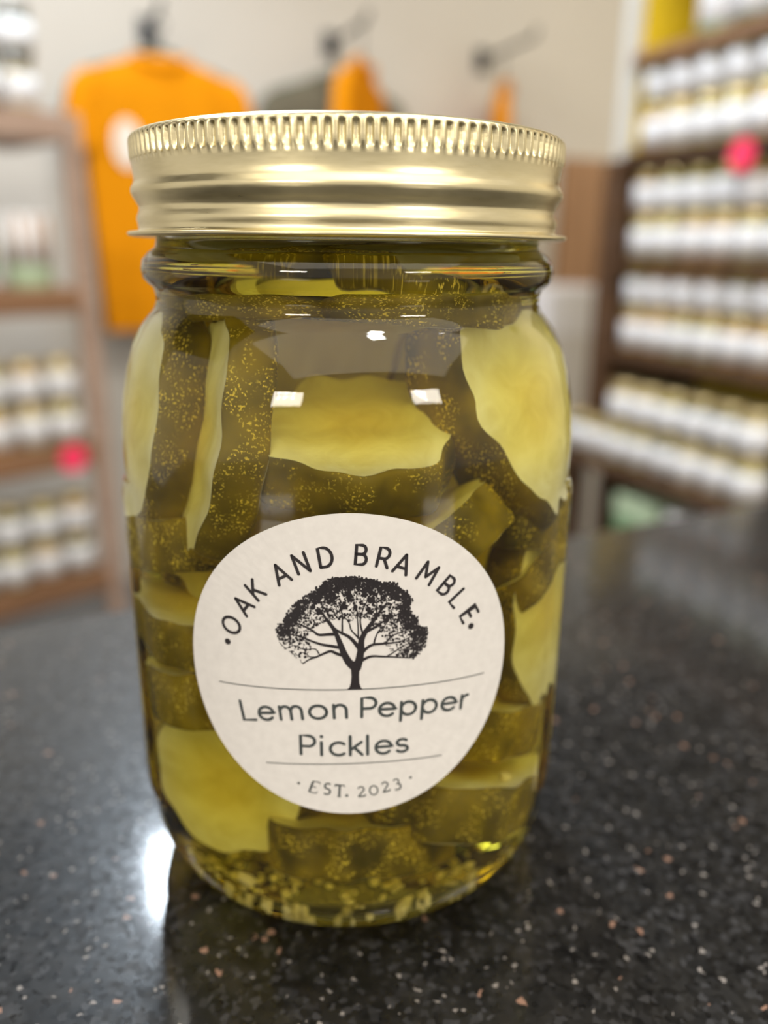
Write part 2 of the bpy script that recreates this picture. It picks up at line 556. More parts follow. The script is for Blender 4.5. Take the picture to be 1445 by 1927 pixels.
def left_shelf():
    l1, l0 = kl(0.575), kl(0.16)
    root = empty('display_shelf', left((l0 + l1) / 2, LN0 - 0.14, FLOOR_Z), LROT)
    tag(root, 'open brown wood display shelf on the left holding jars and a basket', 'shelf')
    hw = (l1 - l0) / 2
    # local axes: +x along LL, -y towards the viewer
    PT = 0.055
    zt = [kz(0.334), kz(0.042), kz(-0.246), kz(-0.512)]
    for i, z in enumerate(zt):
        box('shelf_board', -hw, hw, -0.14, 0.14, z - PT - FLOOR_Z, z - FLOOR_Z, MAT['wood_pale'] if i == 0 else MAT['wood_brown'], root, 0.003)
    for sx in (-1, 1):
        for yy in ((-0.14, 0.105) if sx < 0 else (-0.14,)):
            box('post', sx * hw - (0.0 if sx > 0 else 0.035), sx * hw + (0.035 if sx > 0 else 0.0), yy, yy + 0.035, 0, zt[0] - FLOOR_Z, MAT['wood_pale'], root, 0.003)
    pt = empty('price_tag', left(kl(0.526), LN0 + 0.003, kz(-0.270)), LROT)
    tag(pt, 'round hot pink price tag on the left shelf edge', 'price tag')
    v, f = lathe([(0.0001, 0.0012), (0.032, 0.0012), (0.032, 0.0), (0.0001, 0.0)], 28)
    mesh_obj('paper_disc', [(x, -z, y) for x, y, z in v], f, MAT['pink'], pt)
    names = ['top', 'second', 'third', 'bottom']
    for i, z in enumerate(zt):
        if i == 1:
            continue
        for tier in range(2):
            for c in range(4):
                if i == 0 and c == 3:
                    continue
                ll = l1 - 0.045 - c * 0.0775 - (0.02 if i == 0 else 0) + rnd.uniform(-.002, .002)
                kd = {0: ['pale', 'dark green', 'pale'], 2: ['yellow-green', 'pale', 'amber'], 3: ['dark green', 'amber', 'yellow-green']}[i][(c + tier) % 3]
                lab = '%s jar, %s from the right in the %s row on the %s left shelf' % (
                    kd, ORD[c], 'lower' if tier == 0 else 'upper', names[i])
                shelf_jar(left(ll, LN0 - JR - 0.015 - rnd.uniform(0, .006), z + tier * JH), rnd.uniform(0, 6), kd, lab,
                          'white-labelled jars on the left shelf unit', 'grey' if (i == 0) else 'gold')
    # second board: white tub of paper-wrapped sticks, green jar
    tb = empty('storage_tub', left(kl(0.508), LN0 - 0.07, zt[1]), LROT)
    tag(tb, 'white tub with pale green base holding tan bundles on the left shelf', 'tub')
    v, f = lathe([(0.001, 0.0), (0.045, 0.0), (0.048, 0.003), (0.049, 0.05)][::-1], 24)
    mesh_obj('tub_base', v, f, MAT['green2'], tb, True)
    v, f = lathe([(0.046, 0.15), (0.051, 0.152), (0.051, 0.05), (0.049, 0.05)], 24)
    mesh_obj('tub_wall', v, f, MAT['white'], tb, True)
    for k in range(3):
        a = -2.2 + k * 0.65
        bm = bmesh.new()
        tube_bm(bm, [(0.051 * math.cos(a), 0.051 * math.sin(a), 0.055), (0.051 * math.cos(a), 0.051 * math.sin(a), 0.145)], 0.006, 8)
        bm_obj('tan_stripe', bm, MAT['wood_mid'], tb, True)
    gt = empty('green_jar', left(kl(0.412), LN0 - 0.05, zt[1]), LROT)
    tag(gt, 'small jar with a bright green band beside the white tub', 'jar')
    v, f = lathe([(0.001, 0.10), (0.03, 0.10), (0.034, 0.09), (0.034, 0.055)], 24)
    mesh_obj('jar_shoulder', v, f, CONT['yellow-green'], gt, True)
    v, f = lathe([(0.034, 0.055), (0.0345, 0.052), (0.0345, 0.030), (0.034, 0.028)], 24)
    mesh_obj('green_band', v, f, MAT['green3'], gt, True)
    v, f = lathe([(0.034, 0.028), (0.034, 0.004), (0.030, 0.0), (0.001, 0.0)], 24)
    mesh_obj('jar_base', v, f, MAT['white'], gt, True)


left_shelf()

# ---------------------------------------------------------------- shirts on wall arms
MAT['orange'] = simple('orange_cotton', (0.68, 0.25, 0.002), 0.85, spec=0.1, noise=0.06, nscale=9)
MAT['dgreen'] = simple('dark_green_cotton', (0.045, 0.085, 0.07), 0.85, spec=0.1, noise=0.1, nscale=9)
MAT['olive'] = simple('grey_olive_cotton', (0.16, 0.15, 0.11), 0.85, spec=0.1, noise=0.1, nscale=9)
MAT['beige'] = simple('beige_cotton', (0.52, 0.45, 0.36), 0.85, spec=0.1, noise=0.05, nscale=9)
MAT['print'] = simple('white_shirt_print', (0.80, 0.74, 0.66), 0.8)


def tee(loc, rot, mat, label, w=0.20, h=0.70, seed=0, prnt=False):
    r = random.Random(seed)
    root = empty('hanging_t_shirt', loc, rot)
    tag(root, label, 't-shirt', 'T-shirts on the wall arms')
    ph = r.uniform(0, 6)

    def loop_tube(name, levels, nseg=40):
        vs, fs = [], []
        for (cx, z, hw, hd, fold) in levels:
            for k in range(nseg):
                a = 2 * PI * k / nseg
                x = hw * math.copysign(abs(math.cos(a)) ** 0.8, math.cos(a))
                y = hd * math.copysign(abs(math.sin(a)) ** 0.7, math.sin(a))
                y += fold * math.sin(x * 55 + ph + z * 4) + fold * .6 * math.sin(x * 110 + ph * 2)
                vs.append((cx + x, y, z))
        n = len(levels)
        for i in range(n - 1):
            for k in range(nseg):
                k2 = (k + 1) % nseg
                fs.append((i * nseg + k, (i + 1) * nseg + k, (i + 1) * nseg + k2, i * nseg + k2))
        fs.append(tuple(range(nseg)))
        return mesh_obj(name, vs, fs, mat, root, True)
    lv = [(0, 0.0, 0.065, 0.010, 0), (0, -0.012, 0.085, 0.016, 0), (0, -0.03, w * 0.70, 0.022, .001), (0, -0.055, w * 0.95, 0.024, .002), (0, -0.10, w, 0.026, .003)]
    for k in range(1, 9):
        t = k / 8
        lv.append((0, -0.10 - t * (h - 0.10), w * (1 + 0.02 * math.sin(t * 5)), 0.026 + 0.006 * t, 0.003 + 0.004 * t))
    bd = loop_tube('shirt_body', lv)
    for s in (-1, 1):
        sv = [(s * (w * 0.86), -0.045, 0.03, 0.015, 0), (s * (w * 0.96), -0.075, 0.042, 0.024, .001), (s * (w + 0.008), -0.14, 0.042, 0.026, .002), (s * (w + 0.012), -0.235, 0.046, 0.028, .002)]
        loop_tube('sleeve', sv, 24)
    bm = bmesh.new()
    tube_bm(bm, [(0.07 * math.cos(a), -0.020 * math.sin(a) - 0.012, -0.030 * max(0, math.sin(a)) + 0.002) for a in [i * PI / 12 for i in range(13)]], 0.006, 8)
    bm_obj('collar', bm, mat, root, True)
    if prnt:
        vs = [(0.035 * math.cos(a) - 0.105, -0.034, -0.22 + 0.06 * math.sin(a)) for a in [i * 2 * PI / 24 for i in range(24)]]
        vs += [(x, y + 0.008, z) for x, y, z in vs]
        fs = [tuple(range(24))] + [(i, 24 + i, 24 + (i + 1) % 24, (i + 1) % 24) for i in range(24)]
        mesh_obj('chest_print', vs, fs, MAT['print'], root)
    return root


def hanger(loc, rot, label, k=1.0):
    root = empty('clothes_hanger', loc, rot)
    root.scale = (k, 1, 1)
    tag(root, label, 'hanger', 'hangers on the wall arms')
    bm = bmesh.new()
    tube_bm(bm, [(0.022 * math.cos(a) * .8 - 0.0, 0, 0.066 + 0.018 * math.sin(a)) for a in [(-0.4 + i / 10 * 1.35) * PI for i in range(11)]] , 0.003, 6)
    tube_bm(bm, [(0.0, 0, 0.05), (0, 0, 0.005)], 0.003, 6)
    bm_obj('hanger_hook', bm, MAT['black_metal'], root, True)
    bm = bmesh.new()
    tube_bm(bm, catmull([(-0.185, 0, -0.052), (-0.10, 0, -0.026), (0, 0, 0.006), (0.10, 0, -0.026), (0.185, 0, -0.052)], 4), 0.006, 8)
    bm_obj('hanger_bar', bm, MAT['dgreen'], root, True)
    return root


def wall_arm(x, z, ln, label):
    root = empty('wall_hook', room(x, WALL_Y, z), YAW)
    tag(root, label, 'wall hook', 'display arms on the back wall')
    box('wall_plate', -0.022, 0.022, -0.010, 0.0, -0.035, 0.035, MAT['black_metal'], root, 0.003)
    bm = bmesh.new()
    tube_bm(bm, [(0, -0.008, 0), (0, -ln, 0.012), (0, -ln - 0.012, 0.034)], 0.007, 10)
    bm_obj('arm_rod', bm, MAT['black_metal'], root, True)
    return root


hk = [(kx(0.349), kz(0.585)), (kx(0.802), kz(0.602)), (kx(1.247), kz(0.608))]
wall_arm(hk[0][0], hk[0][1], 0.20, 'dark metal wall arm above the wide orange T-shirt at left')
wall_arm(hk[1][0], hk[1][1], 0.27, 'dark metal wall arm in the middle of the three')
wall_arm(hk[2][0], hk[2][1], 0.30, 'dark metal wall arm furthest right, next to the shelf post')


def hung(i, dist, mat, lab_t, lab_h, yaw=0.0, dx=0.0, **kw):
    x, z = hk[i]
    z2 = z - 0.092 + 0.012 * dist / 0.2
    hanger(room(x + dx, WALL_Y - dist, z2), YAW + yaw, lab_h, kw.get('w', 0.20) / 0.20)
    tee(room(x + dx, WALL_Y - dist, z2 - 0.006), YAW + yaw, mat, lab_t, **kw)


hung(0, 0.08, MAT['dgreen'], 'dark green T-shirt peeking out behind the wide orange one', 'hanger of the dark green T-shirt behind the wide orange one', seed=1)
hung(0, 0.16, MAT['orange'], 'wide orange T-shirt with a white chest print, hanging left of the jar lid', 'hanger of the wide orange T-shirt at left', seed=2, prnt=True)
hung(1, 0.036, MAT['olive'], 'dark olive T-shirt on the middle wall arm', 'hanger of the dark olive T-shirt', seed=3)
hung(1, 0.235, MAT['orange'], 'orange T-shirt turned sideways on the middle wall arm', 'hanger of the sideways orange T-shirt on the middle arm', yaw=0.85, seed=4, w=0.15)
hung(2, 0.135, MAT['orange'], 'orange T-shirt turned sideways on the rightmost wall arm', 'hanger of the orange T-shirt on the rightmost arm', yaw=1.05, seed=6, w=0.12)

# boxes seen low between jar and right shelf
carton('white_storage_box', room(kx(1.27), ky(1.62), FLOOR_Z), 0.30, 0.30, kz(0.03) - FLOOR_Z, MAT['greywhite'], MAT['white'],
       'tall white storage box behind the right edge of the pickle jar')
tblz = FLOOR_Z + 0.124
carton('green_carton', room(SHELF_X + 0.03, ky(1.03), tblz), 0.16, 0.13, 0.36, MAT['green'], MAT['green2'], 'pale green carton on the low board under the right shelf')
carton('white_carton', room(SHELF_X + 0.03, ky(0.885), tblz), 0.16, 0.14, 0.36, MAT['white'], MAT['white'], 'white carton beside the green one under the right shelf')
carton('tall_green_carton', room(SHELF_X + 0.03, ky(0.73), tblz), 0.16, 0.14, 0.34, MAT['green'], MAT['green'], 'dark green carton at the right end under the right shelf')

# ---------------------------------------------------------------- the pickle jar
def glass_mat(name, ior, col=(1, 1, 1)):
    m = bpy.data.materials.new(name)
    m.use_nodes = True
    N, L = m.node_tree.nodes, m.node_tree.links
    N.remove(N['Principled BSDF'])
    g = N.new('ShaderNodeBsdfGlass')
    g.inputs['IOR'].default_value = ior
    g.inputs['Roughness'].default_value = 0.0
    g.inputs['Color'].default_value = (*col, 1)
    L.new(g.outputs[0], N['Material Output'].inputs['Surface'])
    return m


R0, ECC = 40.5, 0.033


def sq(phi, z):
    """squareness of the body section (radius factor) at height z in mm, phi measured from the front"""
    k = min(1, max(0, (z - 10) / 14)) * min(1, max(0, (100 - z) / 12))
    k = k * k * (3 - 2 * k)
    return 1 + ECC * k * (1 - math.cos(4 * phi)) / 2


def smooth01(t):
    t = min(1, max(0, t))
    return t * t * (3 - 2 * t)


def panel(phi, z):
    """raised panels moulded on the two sides of the glass, in mm"""
    a = abs(math.degrees(phi))
    s = smooth01((a - 58) / 5) * smooth01((122 - a) / 5)
    return 0.85 * s * smooth01((z - 17.5) / 3) * smooth01((80.5 - z) / 2.5)


out_prof = [(30.6, 133.6), (31.8, 134.0), (32.6, 133.4), (32.9, 131), (32.9, 119.6), (33.2, 118.2), (34.4, 117.4), (35.4, 116.2), (35.7, 114.8), (35.5, 113.4),
            (34.7, 112.4), (33.9, 111.8), (33.6, 110.5), (33.6, 109.4), (34.0, 108.3), (35.2, 106.9), (36.6, 105.2), (38.0, 102.6), (39.2, 98.8), (40.1, 94.0), (40.5, 88.5),
            (40.6, 82.0)] + [(40.5, z) for z in (81, 80, 79, 78, 76, 72, 66, 60, 54, 48, 42, 36, 30, 26, 23, 21, 19.5, 18.5, 17.5)] + [(40.4, 15.5)]
hr = 13.5
for i in range(1, 11):
    a = i / 10 * PI / 2
    out_prof.append((27.0 + hr * math.cos(a), hr - hr * math.sin(a)))
out_prof += [(25.8, 0.0), (24.8, 0.5), (23, 1.1), (15, 1.6), (6, 1.8), (0.01, 1.8)]

BL = 116.9                                             # brine level
in_prof = [(30.6, BL), (30.6, 110.5), (31.0, 108.6), (32.4, 106.6), (34.0, 104.4), (35.4, 101.6), (36.6, 97.8), (37.4, 93.0), (37.8, 87.0), (37.9, 78.0)]
in_prof += [(37.9, z) for z in (66, 54, 42, 30, 22)] + [(37.7, 18)]
ihr = 11.5
for i in range(1, 10):
    a = i / 9 * PI / 2
    in_prof.append((26.2 + ihr * math.cos(a), 2.6 + ihr - ihr * math.sin(a)))
in_prof += [(16, 3.4), (6, 3.8), (0.01, 3.9)]


def body_lathe(prof, seg, with_panel, inner=False):
    vs, fs = [], []
    n = len(prof)
    for i in range(seg):
        phi = -PI + 2 * PI * i / seg
        for r, z in prof:
            q = sq(phi, z) if r > 20 else 1.0
            rr = r * q + (panel(phi, z) if with_panel else 0)
            vs.append((rr * math.sin(phi) * mm, -rr * math.cos(phi) * mm, z * mm))
    for i in range(seg):
        j = (i + 1) % seg
        for k in range(n - 1):
            fs.append((i * n + k, i * n + k + 1, j * n + k + 1, j * n + k))
    return vs, fs


jar = empty('pickle_jar', (0, 0, 0))
tag(jar, 'large glass pickle jar with gold lid and round Lemon Pepper Pickles label on the counter', 'jar')
GL = glass_mat('clear_jar_glass', 1.5, (0.99, 1.0, 0.985))
SEG = 180
ov, of = body_lathe(out_prof, SEG, True)
# inner wall of the head space (normals towards the air inside)
hv, hf = body_lathe([(30.6, 133.6), (30.6, 126), (30.6, BL)], SEG, False)
hf = [f[::-1] for f in hf]
off = len(ov)
gv = ov + hv
gf = of + [tuple(i + off for i in f) for f in hf]
glass = mesh_obj('glass_body', gv, gf, GL, jar, True)

# brine
MAT['brine_side'] = glass_mat('brine_against_glass', 1.34 / 1.5)
MAT['brine_top'] = glass_mat('brine_surface', 1.34)
ABS_COL, ABS_D = (0.95, 0.882, 0.0, 1), 48.0
for k in ('brine_side', 'brine_top'):
    nt = MAT[k].node_tree
    va = nt.nodes.new('ShaderNodeVolumeAbsorption')
    va.inputs['Color'].default_value = ABS_COL
    va.inputs['Density'].default_value = ABS_D
    nt.links.new(va.outputs[0], nt.nodes['Material Output'].inputs['Volume'])
bv, bf = body_lathe(in_prof, SEG, False)
nb = len(in_prof)
mi = [0] * len(bf)
bv.append((0, 0, BL * mm))
ci = len(bv) - 1
for i in range(SEG):
    j = (i + 1) % SEG
    bf.append((ci, i * nb, j * nb))
    mi.append(1)
brine = mesh_obj('pickle_brine', bv, bf, [MAT['brine_side'], MAT['brine_top']], None, True, mi)
tag(brine, 'yellow-green pickling brine filling the glass pickle jar', 'brine')

# ---------------------------------------------------------------- gold lid
def gold():
    m, N, L, b = new_mat('champagne_gold_tin')
    b.inputs['Metallic'].default_value = 1.0
    tc = N.new('ShaderNodeTexCoord')
    mp = N.new('ShaderNodeMapping'); mp.inputs['Scale'].default_value = (300, 300, 1800)
    n = N.new('ShaderNodeTexNoise'); n.inputs['Scale'].default_value = 1.0; n.inputs['Detail'].default_value = 3
    L.new(tc.outputs['Object'], mp.inputs[0]); L.new(mp.outputs[0], n.inputs['Vector'])
    r = N.new('ShaderNodeValToRGB')
    r.color_ramp.elements[0].color = (0.76, 0.66, 0.38, 1); r.color_ramp.elements[1].color = (0.90, 0.80, 0.52, 1)
    L.new(n.outputs['Fac'], r.inputs[0]); L.new(r.outputs[0], b.inputs['Base Color'])
    mr = N.new('ShaderNodeMapRange'); mr.inputs[3].default_value = 0.24; mr.inputs[4].default_value = 0.36
    L.new(n.outputs['Fac'], mr.inputs[0]); L.new(mr.outputs[0], b.inputs['Roughness'])
    bp = N.new('ShaderNodeBump'); bp.inputs['Strength'].default_value = 0.12; bp.inputs['Distance'].default_value = 0.0001
    L.new(n.outputs['Fac'], bp.inputs['Height']); L.new(bp.outputs[0], b.inputs['Normal'])
    return m


MAT['gold'] = gold()
band_prof = [(30.5, 134.9), (31.5, 135.4), (34.6, 135.4), (35.4, 135.2), (35.9, 134.9), (36.1, 134.6), (36.15, 134.35), (36.15, 134.0), (36.15, 133.4), (36.15, 132.7), (36.15, 132.0), (36.1, 131.5), (36.0, 131.1),
             (35.9, 130.3), (35.75, 129.0), (35.78, 128.4), (35.95, 127.9), (36.3, 127.4), (36.42, 126.9), (36.25, 126.3), (35.7, 125.3), (35.3, 124.6), (35.22, 124.2), (35.4, 123.6), (35.65, 123.1), (35.75, 122.5),
             (35.6, 121.8), (35.5, 121.1), (35.7, 120.75), (36.6, 120.65), (37.25, 120.55), (37.45, 120.25), (37.25, 119.95), (36.6, 119.8), (35.4, 119.85), (34.6, 120.3), (34.4, 123), (34.4, 134)]
NR, NS = 124, 10
vs, fs = [], []
n = len(band_prof)
sg = NR * NS
for i in range(sg):
    a = 2 * PI * i / sg
    c = math.cos(2 * PI * (i % NS) / NS)
    rib = max(-1, min(1, c * 2.8))
    for k, (r, z) in enumerate(band_prof):
        rr = r
        if 6 <= k <= 11:
            wgt = (0.55, 1, 1, 1, 1, 0.6)[k - 6]
            rr += (0.36 * rib - 0.26) * wgt
        # a faint thread lead
        if 15 <= k <= 25:
            z += 0.35 * math.sin(a)
        vs.append((rr * math.cos(a) * mm, rr * math.sin(a) * mm, z * mm))
for i in range(sg):
    j = (i + 1) % sg
    for k in range(n - 1):
        fs.append((i * n + k, i * n + k + 1, j * n + k + 1, j * n + k))
band = mesh_obj('screw_band', vs, fs, MAT['gold'], jar, True)
v, f = lathe([(0.01 * mm, 134.7 * mm), (22 * mm, 134.7 * mm), (24 * mm, 134.3 * mm), (31.5 * mm, 134.3 * mm), (31.8 * mm, 134.1 * mm), (31.5 * mm, 134.05 * mm), (0.01 * mm, 134.05 * mm)], 72)
mesh_obj('lid_disc', v, f, MAT['gold'], jar, True)

# ---------------------------------------------------------------- label on the jar
LZ = 56.7
_ph = [(-1.2 + 2.4 * i / 2400) for i in range(2401)]
_xy = [(R0 * sq(p, LZ) * math.sin(p), -R0 * sq(p, LZ) * math.cos(p)) for p in _ph]
_s = [0.0]
for i in range(1, 2401):
    _s.append(_s[-1] + math.hypot(_xy[i][0] - _xy[i - 1][0], _xy[i][1] - _xy[i - 1][1]))
_s = [a - _s[1200] for a in _s]
import bisect


def on_glass(u, v, lift=0.05):
    """label coordinates in mm -> point on the jar side"""
    i = min(max(bisect.bisect(_s, u), 1), 2400)
    t = (u - _s[i - 1]) / (_s[i] - _s[i - 1])
    p = _ph[i - 1] + t * (_ph[i] - _ph[i - 1])
    r = R0 * sq(p, LZ) + lift
    return (r * math.sin(p) * mm, -r * math.cos(p) * mm, (LZ + v) * mm)


def paper():
    m, N, L, b = new_mat('cream_label_paper')
    tc = N.new('ShaderNodeTexCoord')
    n = N.new('ShaderNodeTexNoise'); n.inputs['Scale'].default_value = 700; n.inputs['Detail'].default_value = 4
    L.new(tc.outputs['Object'], n.inputs['Vector'])
    r = N.new('ShaderNodeValToRGB')
    r.color_ramp.elements[0].position = 0.25; r.color_ramp.elements[1].position = 0.75
    r.color_ramp.elements[0].color = (0.74, 0.712, 0.68, 1); r.color_ramp.elements[1].color = (0.81, 0.782, 0.748, 1)
    L.new(n.outputs['Fac'], r.inputs[0]); L.new(r.outputs[0], b.inputs['Base Color'])
    b.inputs['Roughness'].default_value = 0.6
    return m


MAT['paper'] = paper()
MAT['ink'] = simple('black_label_ink', (0.022, 0.018, 0.020), 0.5)
MAT['ink2'] = simple('charcoal_label_ink', (0.055, 0.065, 0.065), 0.5)
LA, LBV = 26.2, 25.6
vs, fs, NA, NRG = [], [], 120, 10
for lay, lift in ((0, 0.12), (1, 0.01)):
    vs.append(on_glass(0, 0, lift))
    for k in range(1, NRG + 1):
        for i in range(NA):
            a = 2 * PI * i / NA
            vs.append(on_glass(LA * k / NRG * math.cos(a), LBV * k / NRG * math.sin(a), lift))
per = 1 + NRG * NA
for i in range(NA):
    j = (i + 1) % NA
    fs.append((0, 1 + i, 1 + j))
    for k in range(NRG - 1):
        fs.append((1 + k * NA + i, 1 + (k + 1) * NA + i, 1 + (k + 1) * NA + j, 1 + k * NA + j))
    e = 1 + (NRG - 1) * NA
    fs.append((e + i, per + e + i, per + e + j, e + j))
    fs.append((per, per + 1 + j, per + 1 + i))
    for k in range(NRG - 1):
        fs.append((per + 1 + k * NA + i, per + 1 + k * NA + j, per + 1 + (k + 1) * NA + j, per + 1 + (k + 1) * NA + i))
label = mesh_obj('paper_label', vs, fs, MAT['paper'], jar)
label['label'] = 'round cream paper label'


class Ink:
    """flat print: thick strokes in label millimetres, laid on the label surface"""

    def __init__(self, lift=0.16):
        self.v, self.f, self.lift = [], [], lift

    def poly(self, pts):
        i0 = len(self.v)
        self.v += [on_glass(x, y, self.lift) for x, y in pts]
        self.f.append(tuple(range(i0, i0 + len(pts))))

    def disc(self, x, y, r, n=14):
        self.poly([(x + r * math.cos(2 * PI * i / n), y + r * math.sin(2 * PI * i / n)) for i in range(n)])

    def stroke(self, pts, w0, w1=None, caps=True):
        w1 = w0 if w1 is None else w1
        n = len(pts)
        if isinstance(w0, (list, tuple)):
            ws = w0
        else:
            ws = [w0 + (w1 - w0) * i / max(1, n - 1) for i in range(n)]
        L_, R_ = [], []
        for i in range(n):
            x0, y0 = pts[max(i - 1, 0)]
            x1, y1 = pts[min(i + 1, n - 1)]
            dx, dy = x1 - x0, y1 - y0
            d = math.hypot(dx, dy) or 1
            nx, ny = -dy / d, dx / d
            k = 1.0
            if 0 < i < n - 1:
                ax, ay = pts[i][0] - pts[i - 1][0], pts[i][1] - pts[i - 1][1]
                da = math.hypot(ax, ay) or 1
                cs = abs((-ay / da) * nx + (ax / da) * ny)
                k = 1 / max(0.5, cs)
            L_.append((pts[i][0] + nx * ws[i] / 2 * k, pts[i][1] + ny * ws[i] / 2 * k))
            R_.append((pts[i][0] - nx * ws[i] / 2 * k, pts[i][1] - ny * ws[i] / 2 * k))
        for i in range(n - 1):
            self.poly([R_[i], R_[i + 1], L_[i + 1], L_[i]])
        if caps:
            self.disc(*pts[0], ws[0] / 2, 10)
            self.disc(*pts[-1], ws[-1] / 2, 10)

    def build(self, name, mat):
        return mesh_obj(name, self.v, self.f, mat, label)


def arc(cx, cy_, rx, ry, a0, a1, n=18):
    return [(cx + rx * math.cos(math.radians(a0 + (a1 - a0) * i / n)), cy_ + ry * math.sin(math.radians(a0 + (a1 - a0) * i / n))) for i in range(n + 1)]


# stroke alphabet, unit cap height, x centred later
GLY = {
    'O': (0.96, [arc(.48, .5, .46, .5, 0, 360, 32)]),
    'A': (0.84, [[(.02, 0), (.42, 1)], [(.42, 1), (.82, 0)], [(.16, .30), (.68, .30)]]),
    'K': (0.66, [[(.04, 0), (.04, 1)], [(.64, 1), (.06, .42)], [(.24, .60), (.66, 0)]]),
    'N': (0.76, [[(.04, 0), (.04, 1)], [(.04, 1), (.72, 0)], [(.72, 0), (.72, 1)]]),
    'D': (0.78, [[(.04, 0), (.04, 1), (.30, 1)] + arc(.30, .5, .44, .5, 90, -90)[1:] + [(.04, 0)]]),
    'B': (0.64, [[(.04, .53), (.04, 1), (.34, 1)] + arc(.34, .765, .22, .235, 90, -90)[1:] + [(.04, .53)],
                 [(.04, .53), (.04, 0), (.36, 0)] + arc(.36, .265, .25, .265, -90, 90)[1:] + [(.04, .53)]]),
    'R': (0.66, [[(.04, 0), (.04, 1), (.34, 1)] + arc(.34, .72, .26, .28, 90, -90)[1:] + [(.04, .44)], [(.36, .44), (.64, 0)]]),
    'M': (0.96, [[(.04, 0), (.10, 1)], [(.10, 1), (.48, .28)], [(.48, .28), (.86, 1)], [(.86, 1), (.92, 0)]]),
    'L': (0.56, [[(.04, 1), (.04, 0), (.54, 0)]]),
    'E': (0.58, [[(.54, 1), (.04, 1), (.04, 0), (.54, 0)], [(.04, .52), (.48, .52)]]),
    'P': (0.64, [[(.04, 0), (.04, 1), (.34, 1)] + arc(.34, .72, .26, .28, 90, -90)[1:] + [(.04, .44)]]),
    'e': (0.64, [[(.05, .36), (.59, .36)] + arc(.32, .34, .28, .34, 3, 318, 26)]),
    'm': (1.00, [[(.06, 0), (.06, .68)], [(.06, .40)] + arc(.28, .42, .22, .26, 180, 0) + [(.50, 0)], [(.50, .40)] + arc(.72, .42, .22, .26, 180, 0) + [(.94, 0)]]),
    'o': (0.68, [arc(.34, .34, .30, .34, 0, 360, 28)]),
    'n': (0.60, [[(.06, 0), (.06, .68)], [(.06, .38)] + arc(.30, .40, .24, .28, 180, 0) + [(.54, 0)]]),
    'p': (0.66, [[(.06, -.30), (.06, .68)], arc(.34, .34, .28, .34, 0, 360, 26)]),
    'r': (0.38, [[(.06, 0), (.06, .68)], [(.06, .40)] + arc(.30, .40, .24, .27, 180, 85, 10)]),
    'i': (0.14, [[(.07, 0), (.07, .68)]]),
    'c': (0.58, [arc(.34, .34, .29, .34, 48, 312, 24)]),
    'k': (0.56, [[(.06, 0), (.06, 1)], [(.50, .68), (.08, .28)], [(.22, .40), (.53, 0)]]),
    'l': (0.12, [[(.06, 0), (.06, 1)]]),
    's': (0.50, [arc(.25, .51, .19, .17, 35, 250, 12) + arc(.25, .17, .21, .17, 80, -150, 14)]),
}


def put(ink, ch, x, y, h, rot, wdt, anchor=0.5, base=0.5, xs=1.0):
    gw, st = GLY[ch]
    c, s = math.cos(rot), math.sin(rot)
    for q in st:
        pts = []
        for gx, gy in q:
            px, py = (gx - gw * anchor) * h * xs, (gy - base) * h
            pts.append((x + px * c - py * s, y + px * s + py * c))
        ink.stroke(pts, wdt)


# arc heading
ARCH = [('.', -19.29, 3.66), ('O', -18.5, 6.6), ('A', -16.35, 10.25), ('K', -14.25, 12.95), ('A', -10.25, 15.95), ('N', -7.13, 17.79), ('D', -3.53, 18.87), ('B', 1.65, 19.24),
        ('R', 4.96, 18.72), ('A', 7.80, 17.57), ('M', 11.68, 15.81), ('B', 14.76, 13.43), ('L', 16.80, 11.08), ('E', 18.81, 8.05), ('.', 19.20, 5.96)]
ink = Ink()
for ch, x, y in ARCH:
    if ch == '.':
        ink.disc(x, y, 0.52)
        continue
    rot = math.atan2(x * 0.92, y + 1.2) * -1.0
    put(ink, ch, x, y, 3.0, rot, 0.48, xs=0.9)
ink.build('arched_lettering', MAT['ink'])

# product name
def base1(u): return -7.72 - 0.0048 * (u - 2.0) ** 2 + 0.012 * (u - 2.0) if u < 2 else -7.72 - 0.0022 * (u - 2.0) ** 2
ink = Ink()
XH = 3.35
for ch, x0, w_ in [('L', -17.15, 2.2), ('e', -14.35, 2.6), ('m', -10.95, 3.7), ('o', -6.3, 2.85), ('n', -2.62, 2.25), ('P', 1.72, 2.35), ('e', 4.42, 2.6), ('p', 7.75, 2.6), ('p', 11.15, 2.6), ('e', 14.5, 2.6), ('r', 17.8, 1.5)]:
    gw = GLY[ch][0]
    xc = x0 + w_ / 2
    sl = (base1(xc + .5) - base1(xc - .5))
    put(ink, ch, xc, base1(xc), XH, math.atan(sl), 0.50, 0.5, 0.0, w_ / (gw * XH) * 1.06)
def base2(u): return -14.62 + 0.008 * (u + 7.7)
for ch, x0, w_ in [('P', -7.85, 2.4), ('i', -4.72, 0.45), ('c', -3.25, 2.45), ('k', -0.15, 2.1), ('l', 2.55, 0.40), ('e', 3.95, 2.65), ('s', 7.25, 2.0)]:
    gw = GLY[ch][0]
    xc = x0 + w_ / 2
    put(ink, ch, xc, base2(xc), 3.4, 0.01, 0.50, 0.5, 0.0, w_ / (gw * 3.4) * 1.06)
    if ch == 'i':
        ink.disc(xc, base2(xc) + 3.35, 0.30)
ink.build('product_name', MAT['ink2'])

# rules
def quad(p0, p1, p2, n=30):
    (x0, y0), (x1, y1), (x2, y2) = p0, p1, p2
    o_ = []
    for i in range(n + 1):
        x = x0 + (x2 - x0) * i / n
        y = y0 * (x - x1) * (x - x2) / ((x0 - x1) * (x0 - x2)) + y1 * (x - x0) * (x - x2) / ((x1 - x0) * (x1 - x2)) + y2 * (x - x0) * (x - x1) / ((x2 - x0) * (x2 - x1))
        o_.append((x, y))
    return o_


